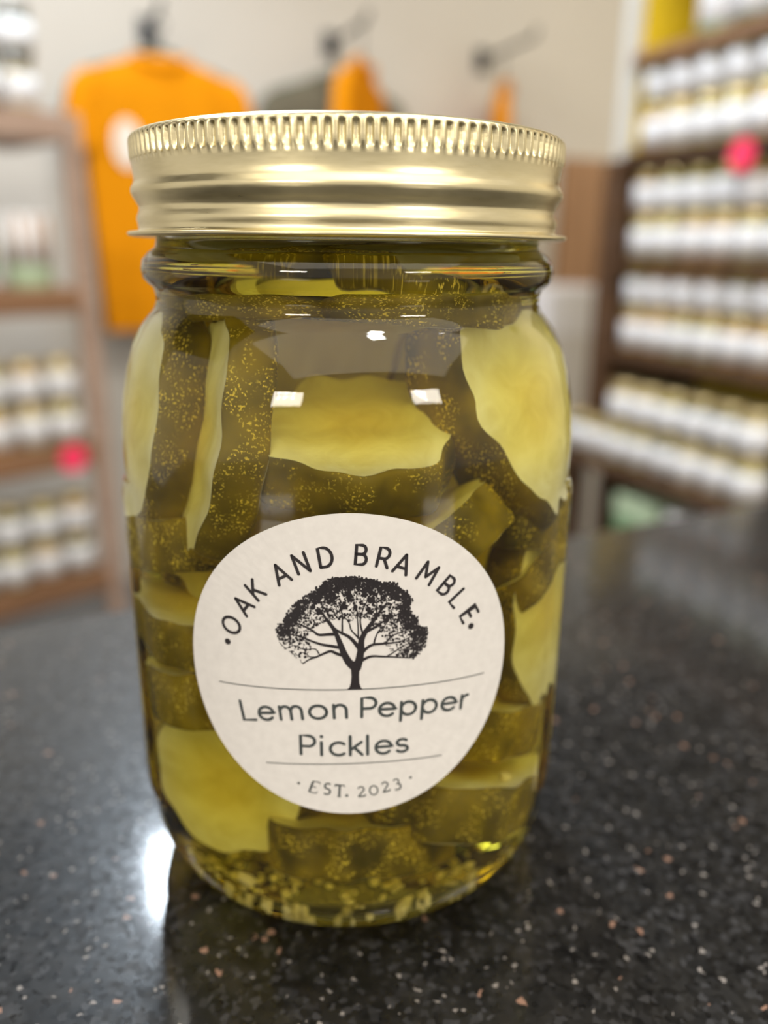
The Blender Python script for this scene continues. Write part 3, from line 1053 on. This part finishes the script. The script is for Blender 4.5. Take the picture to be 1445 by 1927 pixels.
ink = Ink(); ink.stroke(quad((-21.19, -3.72), (0.72, -2.86), (22.07, -2.92)), 0.17); ink.build('rule', MAT['ink2'])
ink = Ink(); ink.stroke(quad((-13.49, -16.89), (0.72, -16.12), (14.9, -16.27)), 0.17); ink.build('rule', MAT['ink2'])

# EST. 2023 in a light serif
SER = {
    'E': [([(0.20, 1), (0.02, 0)], .16), ([(0.04, 0), (.56, 0), (.62, .16)], .09), ([(.20, 1), (.70, 1), (.72, .84)], .09), ([(.11, .52), (.48, .52)], .08)],
    'S': [(arc(.36, .74, .22, .24, 40, 230, 10) + arc(.32, .27, .25, .25, 70, -140, 12), .14)],
    'T': [([(.36, 1), (.36, 0)], .16), ([(0, .86), (.02, 1), (.70, 1), (.72, .86)], .09), ([(.22, 0), (.50, 0)], .08)],
    '2': [(arc(.30, .66, .22, .24, 160, -20, 12) + [(.06, .06)], .11), ([(.05, .05), (.56, .05), (.60, .20)], .13)],
    '0': [(arc(.34, .42, .30, .40, 0, 360, 24), .11)],
    '3': [(arc(.28, .62, .20, .22, 150, -90, 12), .10), (arc(.26, .15, .27, .27, 90, -140, 14), .13)],
}
ink = Ink()
for ch, x, y, rot in [('E', -5.76, -20.64, -.16), ('S', -3.67, -20.89, -.10), ('T', -1.77, -21.24, -.06), ('2', 1.82, -21.36, .08), ('0', 3.73, -21.12, .14), ('2', 5.69, -20.72, .2), ('3', 7.55, -20.19, .26)]:
    hgt = 2.15
    for q, wd in SER[ch]:
        pts = []
        for gx, gy in q:
            px, py = (gx - .34) * hgt, (gy - .5) * hgt
            pts.append((x + px * math.cos(rot) - py * math.sin(rot), y + px * math.sin(rot) + py * math.cos(rot)))
        ink.stroke(pts, wd * hgt, caps=False)
for x, y, r in [(-8.27, -20.10, .24), (-0.56, -22.12, .26), (9.73, -19.53, .24)]:
    ink.disc(x, y, r)
ink.build('date_lettering', MAT['ink2'])


# oak tree emblem; drawn on a 1445 x 1054 grid then scaled to the label
def tg(X, Y): return (0.02073353 * X - 0.0000168 * Y - 14.414, -0.000269 * X - 0.0226909 * Y + 18.9876)


def tree():
    r = random.Random(11)
    ink = Ink(0.17)
    sc = 0.0217
    segs = []                                            # network nodes

    def br(pts, w0, w1):
        P = catmull(pts, 5)
        n_ = len(P)
        ink.stroke([tg(*p) for p in P], [(w0 + (w1 - w0) * i / (n_ - 1)) * sc for i in range(n_)])
        for i, p in enumerate(P):
            segs.append((p[0], p[1], w0 + (w1 - w0) * i / (n_ - 1)))
    # trunk with flare
    tr = [(668, 957), (690, 940), (702, 905), (706, 850), (703, 800), (690, 770), (720, 740), (780, 735), (772, 775), (764, 800), (762, 850), (764, 905), (775, 938), (792, 957)]
    ink.poly([tg(*p) for p in tr][::-1])
    br([(735, 790), (690, 750), (655, 690), (630, 625), (605, 560), (575, 500), (530, 440), (490, 380)], 62, 12)
    br([(745, 790), (765, 720), (775, 650), (780, 580), (810, 520), (860, 450), (910, 380), (960, 320)], 62, 12)
    br([(650, 700), (600, 685), (555, 668), (500, 690), (450, 715), (400, 735), (350, 770)], 26, 8)
    br([(625, 640), (560, 630), (490, 620), (420, 600), (340, 570), (260, 560)], 26, 9)
    br([(600, 540), (540, 545), (470, 550), (430, 525), (370, 495), (300, 470)], 26, 9)
    br([(765, 650), (720, 590), (680, 555), (630, 530), (585, 500), (550, 450)], 30, 12)
    br([(640, 540), (640, 470), (640, 400), (620, 330)], 14, 6)
    br([(775, 590), (740, 550), (705, 510), (690, 460), (660, 420)], 14, 6)
    br([(755, 560), (755, 500), (750, 440), (745, 360)], 12, 6)
    br([(790, 540), (775, 490), (770, 430), (790, 360), (820, 300)], 15, 6)
    br([(820, 520), (880, 490), (930, 455), (990, 425), (1060, 395)], 22, 8)
    br([(880, 415), (890, 350), (885, 290)], 10, 6)
    br([(775, 690), (810, 650), (860, 620), (930, 615), (1000, 612), (1060, 605), (1130, 580)], 26, 8)
    br([(868, 618), (880, 570), (900, 525), (930, 490)], 14, 6)
    br([(960, 605), (1000, 560), (1060, 540), (1120, 520)], 13, 6)
    br([(770, 745), (810, 720), (860, 705), (930, 710), (1000, 715), (1080, 725), (1160, 730)], 24, 7)
    br([(960, 712), (1020, 680), (1080, 640), (1150, 620)], 11, 6)
    br([(470, 690), (450, 660), (420, 655), (370, 665), (300, 640)], 10, 5)
    br([(440, 715), (400, 715), (370, 690), (330, 690)], 9, 5)

    crown = [(165, 590), (165, 530), (205, 480), (240, 420), (280, 360), (340, 310), (410, 255), (480, 215), (525, 165), (580, 142), (650, 140), (725, 130), (790, 150), (860, 150), (930, 178), (1015, 178), (1040, 215),
             (1105, 250), (1140, 310), (1125, 350), (1145, 400), (1190, 450), (1195, 500), (1260, 520), (1265, 590), (1250, 650), (1210, 700), (1165, 735), (1080, 720), (1000, 700), (960, 640), (930, 560), (860, 480),
             (820, 420), (760, 440), (700, 450), (640, 430), (580, 440), (520, 460), (440, 500), (380, 560), (420, 640), (400, 700), (340, 770), (310, 740), (240, 690), (180, 650)]

    def inside(x, y):
        c = False
        j = len(crown) - 1
        for i in range(len(crown)):
            xi, yi = crown[i]; xj, yj = crown[j]
            if (yi > y) != (yj > y) and x < (xj - xi) * (y - yi) / (yj - yi) + xi:
                c = not c
            j = i
        return c
    top = crown[:29]

    def depth(x, y):
        """distance from the leafy outline"""
        d = 1e9
        for i in range(len(top) - 1):
            (x0, y0), (x1, y1) = top[i], top[i + 1]
            t = max(0, min(1, ((x - x0) * (x1 - x0) + (y - y0) * (y1 - y0)) / ((x1 - x0) ** 2 + (y1 - y0) ** 2)))
            d = min(d, math.hypot(x - x0 - t * (x1 - x0), y - y0 - t * (y1 - y0)))
        return d

    # twigs reach for points in the crown
    att = []
    while len(att) < 1100:
        x, y = r.uniform(160, 1270), r.uniform(130, 775)
        if inside(x, y):
            att.append((x, y))
    att.sort(key=lambda p: min((p[0] - q[0]) ** 2 + (p[1] - q[1]) ** 2 for q in segs))
    for (x, y) in att:
        # prefer nodes that lie lower / closer to the middle
        best, bd = None, 1e18
        for q in segs:
            dx, dy = x - q[0], y - q[1]
            d = dx * dx + dy * dy
            if dy > 10:
                d *= 2.2
            if d < bd:
                best, bd = q, d
        d = math.sqrt((x - best[0]) ** 2 + (y - best[1]) ** 2)
        if d < 7 or d > 130:
            continue
        mxp = ((x + best[0]) / 2 + r.uniform(-.12, .12) * d, (y + best[1]) / 2 + r.uniform(-.12, .12) * d)
        w_ = max(5.0, min(9, best[2] * 0.6))
        P = catmull([(best[0], best[1]), mxp, (x, y)], 3)
        ink.stroke([tg(*p) for p in P], w_ * sc, 4.2 * sc, caps=False)
        for p in P[1:]:
            segs.append((p[0], p[1], w_ * 0.8))

    def leaf(x, y, s):
        k = r.randint(5, 7)
        a0 = r.uniform(0, 6)
        ink.poly([tg(x + s * r.uniform(.55, 1.25) * math.cos(a0 + 2 * PI * i / k), y + s * r.uniform(.55, 1.25) * math.sin(a0 + 2 * PI * i / k)) for i in range(k)][::-1])
    # leaf clumps hang along the outline, closer together at the crown's top
    cl = []
    for i in range(len(top) - 1):
        (x0, y0), (x1, y1) = top[i], top[i + 1]
        for k in range(3):
            t = r.random()
            x, y = x0 + (x1 - x0) * t, y0 + (y1 - y0) * t
            q = r.uniform(0.03, 0.22) if 330 < x < 1010 else r.uniform(0.03, 0.16)
            cl.append((x + (700 - x) * q, y + (520 - y) * q, r.uniform(20, 46)))
    cl += [(r.uniform(300, 1100), r.uniform(220, 420), r.uniform(12, 28)) for _ in range(34)]
    cnt_ = tries = 0
    while cnt_ < 4200 and tries < 90000:
        tries += 1
        x, y = r.uniform(155, 1275), r.uniform(128, 780)
        if not inside(x, y):
            continue
        d = depth(x, y)
        p = 0.11
        if 480 < x < 1040 and y < 230:
            p = max(0.0, 1.0 - d / 110)
        for (qx, qy, qs) in cl:
            e = ((x - qx) ** 2 + (y - qy) ** 2) / (qs * qs)
            if e < 1:
                p = max(p, 0.95 - 0.6 * e)
        if y > 610:
            p *= 0.4
        if r.random() < p:
            leaf(x, y, r.uniform(5, 12))
            cnt_ += 1
    for i in range(len(top) - 1):                       # ragged edge
        (x0, y0), (x1, y1) = top[i], top[i + 1]
        n_ = int(math.hypot(x1 - x0, y1 - y0) / 11)
        for k in range(n_):
            t = k / n_
            leaf(x0 + (x1 - x0) * t + r.gauss(0, 6), y0 + (y1 - y0) * t + r.gauss(0, 6), r.uniform(5, 11))
    return ink.build('tree_emblem', MAT['ink'])


tree()

# ---------------------------------------------------------------- pickle slices
def flesh_mat():
    m, N, L, b = new_mat('pickle_flesh')
    tc = N.new('ShaderNodeTexCoord')
    n = N.new('ShaderNodeTexNoise'); n.inputs['Scale'].default_value = 140; n.inputs['Detail'].default_value = 4; n.inputs['Distortion'].default_value = 1.2
    L.new(tc.outputs['Object'], n.inputs['Vector'])
    ln = N.new('ShaderNodeVectorMath'); ln.operation = 'LENGTH'
    mp = N.new('ShaderNodeMapping'); mp.inputs['Scale'].default_value = (1, 1, 0)
    L.new(tc.outputs['Object'], mp.inputs[0]); L.new(mp.outputs[0], ln.inputs[0])
    mr = N.new('ShaderNodeMapRange'); mr.inputs[1].default_value = 0.003; mr.inputs[2].default_value = 0.012
    L.new(ln.outputs['Value'], mr.inputs[0])
    r1 = N.new('ShaderNodeValToRGB')
    e = r1.color_ramp.elements
    e[0].position = 0.0; e[0].color = (0.93, 0.79, 0.24, 1)
    e[1].position = 1.0; e[1].color = (0.98, 0.94, 0.64, 1)
    x = e.new(0.55); x.color = (0.96, 0.88, 0.42, 1)
    L.new(mr.outputs[0], r1.inputs[0])
    r2 = N.new('ShaderNodeValToRGB')
    r2.color_ramp.elements[0].position = 0.35; r2.color_ramp.elements[0].color = (0.88, 0.85, 0.68, 1)
    r2.color_ramp.elements[1].position = 0.65; r2.color_ramp.elements[1].color = (1, 1, 1, 1)
    L.new(n.outputs['Fac'], r2.inputs[0])
    mx = N.new('ShaderNodeMix'); mx.data_type = 'RGBA'; mx.blend_type = 'MULTIPLY'; mx.inputs[0].default_value = 1
    L.new(r1.outputs[0], mx.inputs[6]); L.new(r2.outputs[0], mx.inputs[7])
    L.new(mx.outputs[2], b.inputs['Base Color'])
    b.inputs['Roughness'].default_value = 0.45
    b.inputs['Specular IOR Level'].default_value = 0.15
    bp = N.new('ShaderNodeBump'); bp.inputs['Strength'].default_value = 0.35; bp.inputs['Distance'].default_value = 0.0008
    L.new(n.outputs['Fac'], bp.inputs['Height']); L.new(bp.outputs[0], b.inputs['Normal'])
    return m


def skin_mat():
    m, N, L, b = new_mat('pickle_skin')
    tc = N.new('ShaderNodeTexCoord')
    big = N.new('ShaderNodeTexNoise'); big.inputs['Scale'].default_value = 90; big.inputs['Detail'].default_value = 3
    fine = N.new('ShaderNodeTexNoise'); fine.inputs['Scale'].default_value = 2400; fine.inputs['Detail'].default_value = 2
    mid = N.new('ShaderNodeTexNoise'); mid.inputs['Scale'].default_value = 190; mid.inputs['Detail'].default_value = 4
    oi = N.new('ShaderNodeObjectInfo')
    ad = N.new('ShaderNodeVectorMath'); ad.operation = 'ADD'
    L.new(tc.outputs['Object'], ad.inputs[0]); L.new(oi.outputs['Location'], ad.inputs[1])
    for q in (big, fine, mid):
        L.new(ad.outputs[0], q.inputs['Vector'])
    r1 = N.new('ShaderNodeValToRGB')
    e = r1.color_ramp.elements
    e[0].position = 0.32; e[0].color = (0.085, 0.063, 0.003, 1)
    e[1].position = 0.68; e[1].color = (0.36, 0.25, 0.008, 1)
    L.new(big.outputs['Fac'], r1.inputs[0])
    t1 = N.new('ShaderNodeMath'); t1.operation = 'GREATER_THAN'; t1.inputs[1].default_value = 0.600
    L.new(fine.outputs['Fac'], t1.inputs[0])
    t2 = N.new('ShaderNodeMapRange'); t2.inputs[1].default_value = 0.46; t2.inputs[2].default_value = 0.53
    L.new(mid.outputs['Fac'], t2.inputs[0])
    mu = N.new('ShaderNodeMath'); mu.operation = 'MULTIPLY'
    L.new(t1.outputs[0], mu.inputs[0]); L.new(t2.outputs[0], mu.inputs[1])
    mx = N.new('ShaderNodeMix'); mx.data_type = 'RGBA'
    L.new(mu.outputs[0], mx.inputs[0]); L.new(r1.outputs[0], mx.inputs[6])
    mx.inputs[7].default_value = (0.88, 0.66, 0.07, 1)
    L.new(mx.outputs[2], b.inputs['Base Color'])
    b.inputs['Roughness'].default_value = 0.4
    b.inputs['Specular IOR Level'].default_value = 0.15
    bp = N.new('ShaderNodeBump'); bp.inputs['Strength'].default_value = 0.3; bp.inputs['Distance'].default_value = 0.0006
    L.new(mid.outputs['Fac'], bp.inputs['Height']); L.new(bp.outputs[0], b.inputs['Normal'])
    return m


MAT['flesh'] = flesh_mat()
MAT['skin'] = skin_mat()


def pickle(label, c, nrm, a, b, t, seed, amp=0.05, lobes=9, up=(0, 0, 1), taper=0.0, crinkle=0.25):
    """one thick cucumber slice: c centre of its front cut face (mm), nrm direction the face looks, a/b half sizes, t thickness"""
    r = random.Random(seed)
    nz = Vector(nrm).normalized()
    upv = Vector(up)
    ay = (upv - nz * upv.dot(nz))
    if ay.length < 0.05:
        ay = Vector((0, 1, 0)) - nz * nz.y
    ay.normalize()
    ax = ay.cross(nz)
    root = empty('pickle_slice')
    Mx = Matrix.Identity(4)
    cc = Vector(c) * mm
    for i in range(3):
        Mx[i][0], Mx[i][1], Mx[i][2], Mx[i][3] = ax[i], ay[i], nz[i], cc[i]
    root.matrix_world = Mx
    tag(root, label, 'pickle', 'pickle slices in the jar')
    p1, p2, p3 = (r.uniform(0, 6) for _ in range(3))

    def rad(th):
        k = 1 + amp * math.sin(lobes * th + p1) + amp * .6 * math.sin((lobes + 4) * th + p2) + amp * .5 * math.sin(3 * th + p3)
        return k
    N_ = 84

    def pt(th, f):
        x = a * math.cos(th) * rad(th)
        y = b * math.sin(th) * rad(th)
        if taper:
            x *= 1 + taper * (y / b)
        return x * f, y * f

    def face_z(x, y):
        return crinkle * math.sin(x * 0.9 + p2) * 0.6 + crinkle * math.sin(y * 0.6 + p3)
    # flesh: both cut faces
    vs, fs = [], []
    K = 6
    for side in (0, 1):
        o0 = len(vs)
        vs.append((0, 0, (face_z(0, 0) if side == 0 else -t) * mm))
        for k in range(1, K + 1):
            f = k / K * 0.975
            for i in range(N_):
                x, y = pt(2 * PI * i / N_, f)
                z = face_z(x, y) if side == 0 else -t + face_z(x, y) * .5
                vs.append((x * mm, y * mm, z * mm))
        for i in range(N_):
            j = (i + 1) % N_
            tri = (o0, o0 + 1 + i, o0 + 1 + j)
            fs.append(tri if side == 0 else tri[::-1])
            for k in range(K - 1):
                q = (o0 + 1 + k * N_ + i, o0 + 1 + (k + 1) * N_ + i, o0 + 1 + (k + 1) * N_ + j, o0 + 1 + k * N_ + j)
                fs.append(q if side == 0 else q[::-1])
    mesh_obj('flesh', vs, fs, MAT['flesh'], root, True)
    # skin: the rounded rim
    vs, fs = [], []
    lev = [(0.965, 0.0), (0.995, -0.05), (1.012, -0.15), (1.02, -0.35), (1.025, -0.5), (1.02, -0.65), (1.012, -0.85), (0.995, -0.95), (0.965, -1.0)]
    for i in range(N_):
        th = 2 * PI * i / N_
        for f, zz in lev:
            x, y = pt(th, f)
            wob = 1 + 0.015 * math.sin(5 * th + zz * 4 + p3)
            z = zz * t + face_z(x, y) * (1 + zz * .5)
            vs.append((x * wob * mm, y * wob * mm, z * mm))
    n_ = len(lev)
    for i in range(N_):
        j = (i + 1) % N_
        for k in range(n_ - 1):
            fs.append((i * n_ + k, i * n_ + k + 1, j * n_ + k + 1, j * n_ + k))
    mesh_obj('skin', vs, fs, MAT['skin'], root, True)
    return root


# front ones first, as the photograph shows them
pickle('pickle slice lying flat at the top centre of the jar, pale wavy cut face up', (0.8, -21.8, 91.2), (0.03, -0.33, 0.94), 14.8, 13.6, 8.5, 1, 0.055, 7)
pickle('tall pickle slice at the upper right of the jar, pale cut face turned right', (27.2, -16.0, 92.6), (0.68, -0.62, 0.36), 12.0, 17.6, 11.5, 2, 0.055, 9, up=(-0.32, 0.05, 0.93), taper=0.35)
pickle('tall pickle slice against the upper left glass, pale face turned left', (-33.0, -13.0, 89.5), (-0.90, -0.38, 0.18), 11.0, 18.0, 9.0, 3, 0.03, 8, up=(0.2, 0, 0.98))
pickle('upright pickle slice second from the left with a narrow pale edge', (-21.5, -20.0, 88.0), (-0.96, -0.20, 0.2), 12.0, 19.0, 7.5, 4, 0.035, 8, up=(0.22, 0, 0.98))
pickle('small tilted pickle slice just above the label on its right', (11.8, -22.5, 77.8), (-0.58, -0.03, 0.81), 8.8, 9.5, 8.5, 5, 0.04, 8)
pickle('pickle slice at the right of the label, pale face turned right', (31.2, -11.0, 55.0), (0.78, -0.61, 0.12), 10.0, 18.5, 7.5, 6, 0.04, 8, up=(0.12, 0, 1))
pickle('pickle slice beside the label on the right, half hidden behind another', (24.5, -7.0, 64.5), (-0.62, -0.06, 0.78), 10.5, 11.0, 6.5, 7, 0.04, 8)
pickle('pickle slice at the lower left below the label, broad pale face', (-19.5, -17.0, 24.5), (-0.50, -0.82, 0.10), 13.5, 13.5, 8.0, 8, 0.03, 7)
pickle('flat pickle slice at the left edge of the label', (-24.0, -15.5, 60.0), (-0.08, -0.10, 0.98), 12.0, 11.0, 9.0, 9, 0.04, 8)
pickle('flat pickle slice low on the right under the label', (18.0, -15.0, 26.0), (0.20, 0.22, 0.95), 16.0, 15.0, 10.5, 10, 0.04, 8)
pickle('pickle slice at the bottom centre under the label', (1.0, -18.0, 19.5), (0.0, 0.25, 0.97), 15.0, 14.5, 9.5, 11, 0.04, 8)
pickle('olive pickle slice in the neck just under the lid on the right', (9.0, -12.5, 113.6), (0.05, 0.10, 1.0), 16.0, 15.0, 8.5, 12, 0.04, 8)
pickle('pickle slice in the neck on the left, mostly hidden behind glass beads', (-9.5, -8.0, 105.5), (0.10, -0.1, -0.97), 15.5, 15.0, 8.0, 13, 0.04, 8)
# deeper ones
deep = [((-27, -11, 74), (-0.1, 0.2, 0.97), 10, 11, 9, 'dark pickle slice low under the upper left pair'),
        ((27, -4, 76), (0.15, 0.2, 0.96), 10, 12, 9, 'dark pickle slice under the upper right one'),
        ((-4, 4, 102), (0.1, -0.95, 0.3), 15, 12, 7, 'dim pickle slice behind the flat one near the top'),
        ((16, 12, 98), (-0.3, -0.8, 0.5), 14, 14, 8, 'pickle slice deep behind the upper right one'),
        ((-16, 14, 92), (0.4, -0.8, 0.2), 15, 15, 8, 'pickle slice deep behind the upper left ones'),
        ((3, 0, 74), (0.1, -0.85, 0.5), 15, 13, 8, 'pickle slice behind the top edge of the label'),
        ((-14, -8, 68), (-0.2, -0.6, 0.75), 13, 13, 8, 'pickle slice behind the left top of the label'),
        ((10, 10, 60), (0.1, -0.9, 0.3), 15, 15, 8, 'pickle slice behind the middle of the label'),
        ((-12, 10, 48), (-0.3, -0.9, 0.1), 15, 15, 8, 'pickle slice behind the left of the label'),
        ((-22, -14, 47), (-0.1, 0.25, 0.96), 13, 12, 10, 'olive pickle slice at the far left, level with the product name'),
        ((20, -8, 39), (0.25, 0.15, 0.95), 13, 12, 10, 'pickle slice at the far right, level with the product name'),
        ((2, 8, 34), (0.1, -0.9, 0.4), 16, 14, 8, 'pickle slice behind the lower half of the label'),
        ((-14, 8, 22), (0.2, -0.7, 0.7), 14, 14, 8, 'pickle slice deep at the bottom left'),
        ((14, 14, 22), (-0.1, -0.8, 0.6), 14, 14, 8, 'pickle slice deep at the bottom right')]
for i, (c, n_, a, b, t, lab) in enumerate(deep):
    pickle(lab, c, n_, a, b, t, 40 + i, 0.04, 8)

# ---------------------------------------------------------------- garlic and pepper bits
MAT['garlic'] = simple('minced_garlic', (0.82, 0.72, 0.34), 0.5, noise=0.1, nscale=300)


def bits(name, n, seed, place, s0, s1):
    r = random.Random(seed)
    bm = bmesh.new()
    for _ in range(n):
        x, y, z = place(r)
        s = r.uniform(s0, s1)
        mtx = Matrix.Translation(Vector((x, y, z)) * mm) @ Matrix.Rotation(r.uniform(0, 6), 4, Vector((r.uniform(-1, 1), r.uniform(-1, 1), r.uniform(-1, 1))).normalized()) @ Matrix.Diagonal((s * mm, s * mm * r.uniform(.5, .9), s * mm * r.uniform(.4, .8), 1))
        res = bmesh.ops.create_icosphere(bm, subdivisions=1, radius=1, matrix=mtx)
        for v in res['verts']:
            v.co += Vector((r.uniform(-1, 1), r.uniform(-1, 1), r.uniform(-1, 1))) * s * mm * .2
    return bm_obj(name, bm, MAT['garlic'])


def heel(r):
    a = r.uniform(-PI, PI)
    if r.random() < 0.6:
        a = r.gauss(0, 0.8)
    q = r.uniform(10, 33)
    zin = 3.2 if q < 26 else 2.6 + 11.5 - math.sqrt(max(0, 11.5 ** 2 - (q - 26.2) ** 2))
    return q * math.sin(a), -q * math.cos(a), zin + r.uniform(0.7, 3.2)


o = bits('minced_garlic', 210, 5, heel, 0.5, 1.25)
tag(o, 'minced garlic and spice bits settled on the bottom of the pickle jar', 'garlic', kind='stuff')
for lab, p, s, sd in (('large pale garlic piece at the lower right of the label', (25.5, -21.5, 26.5), 1.5, 1), ('garlic piece on the lower left at the jar bottom', (-17.0, -26.5, 9.6), 1.8, 2)):
    o = bits('garlic_piece', 1, sd, lambda r: (0, 0, 0), s, s)
    o.location = Vector(p) * mm
    tag(o, lab, 'garlic', 'garlic pieces in the jar')
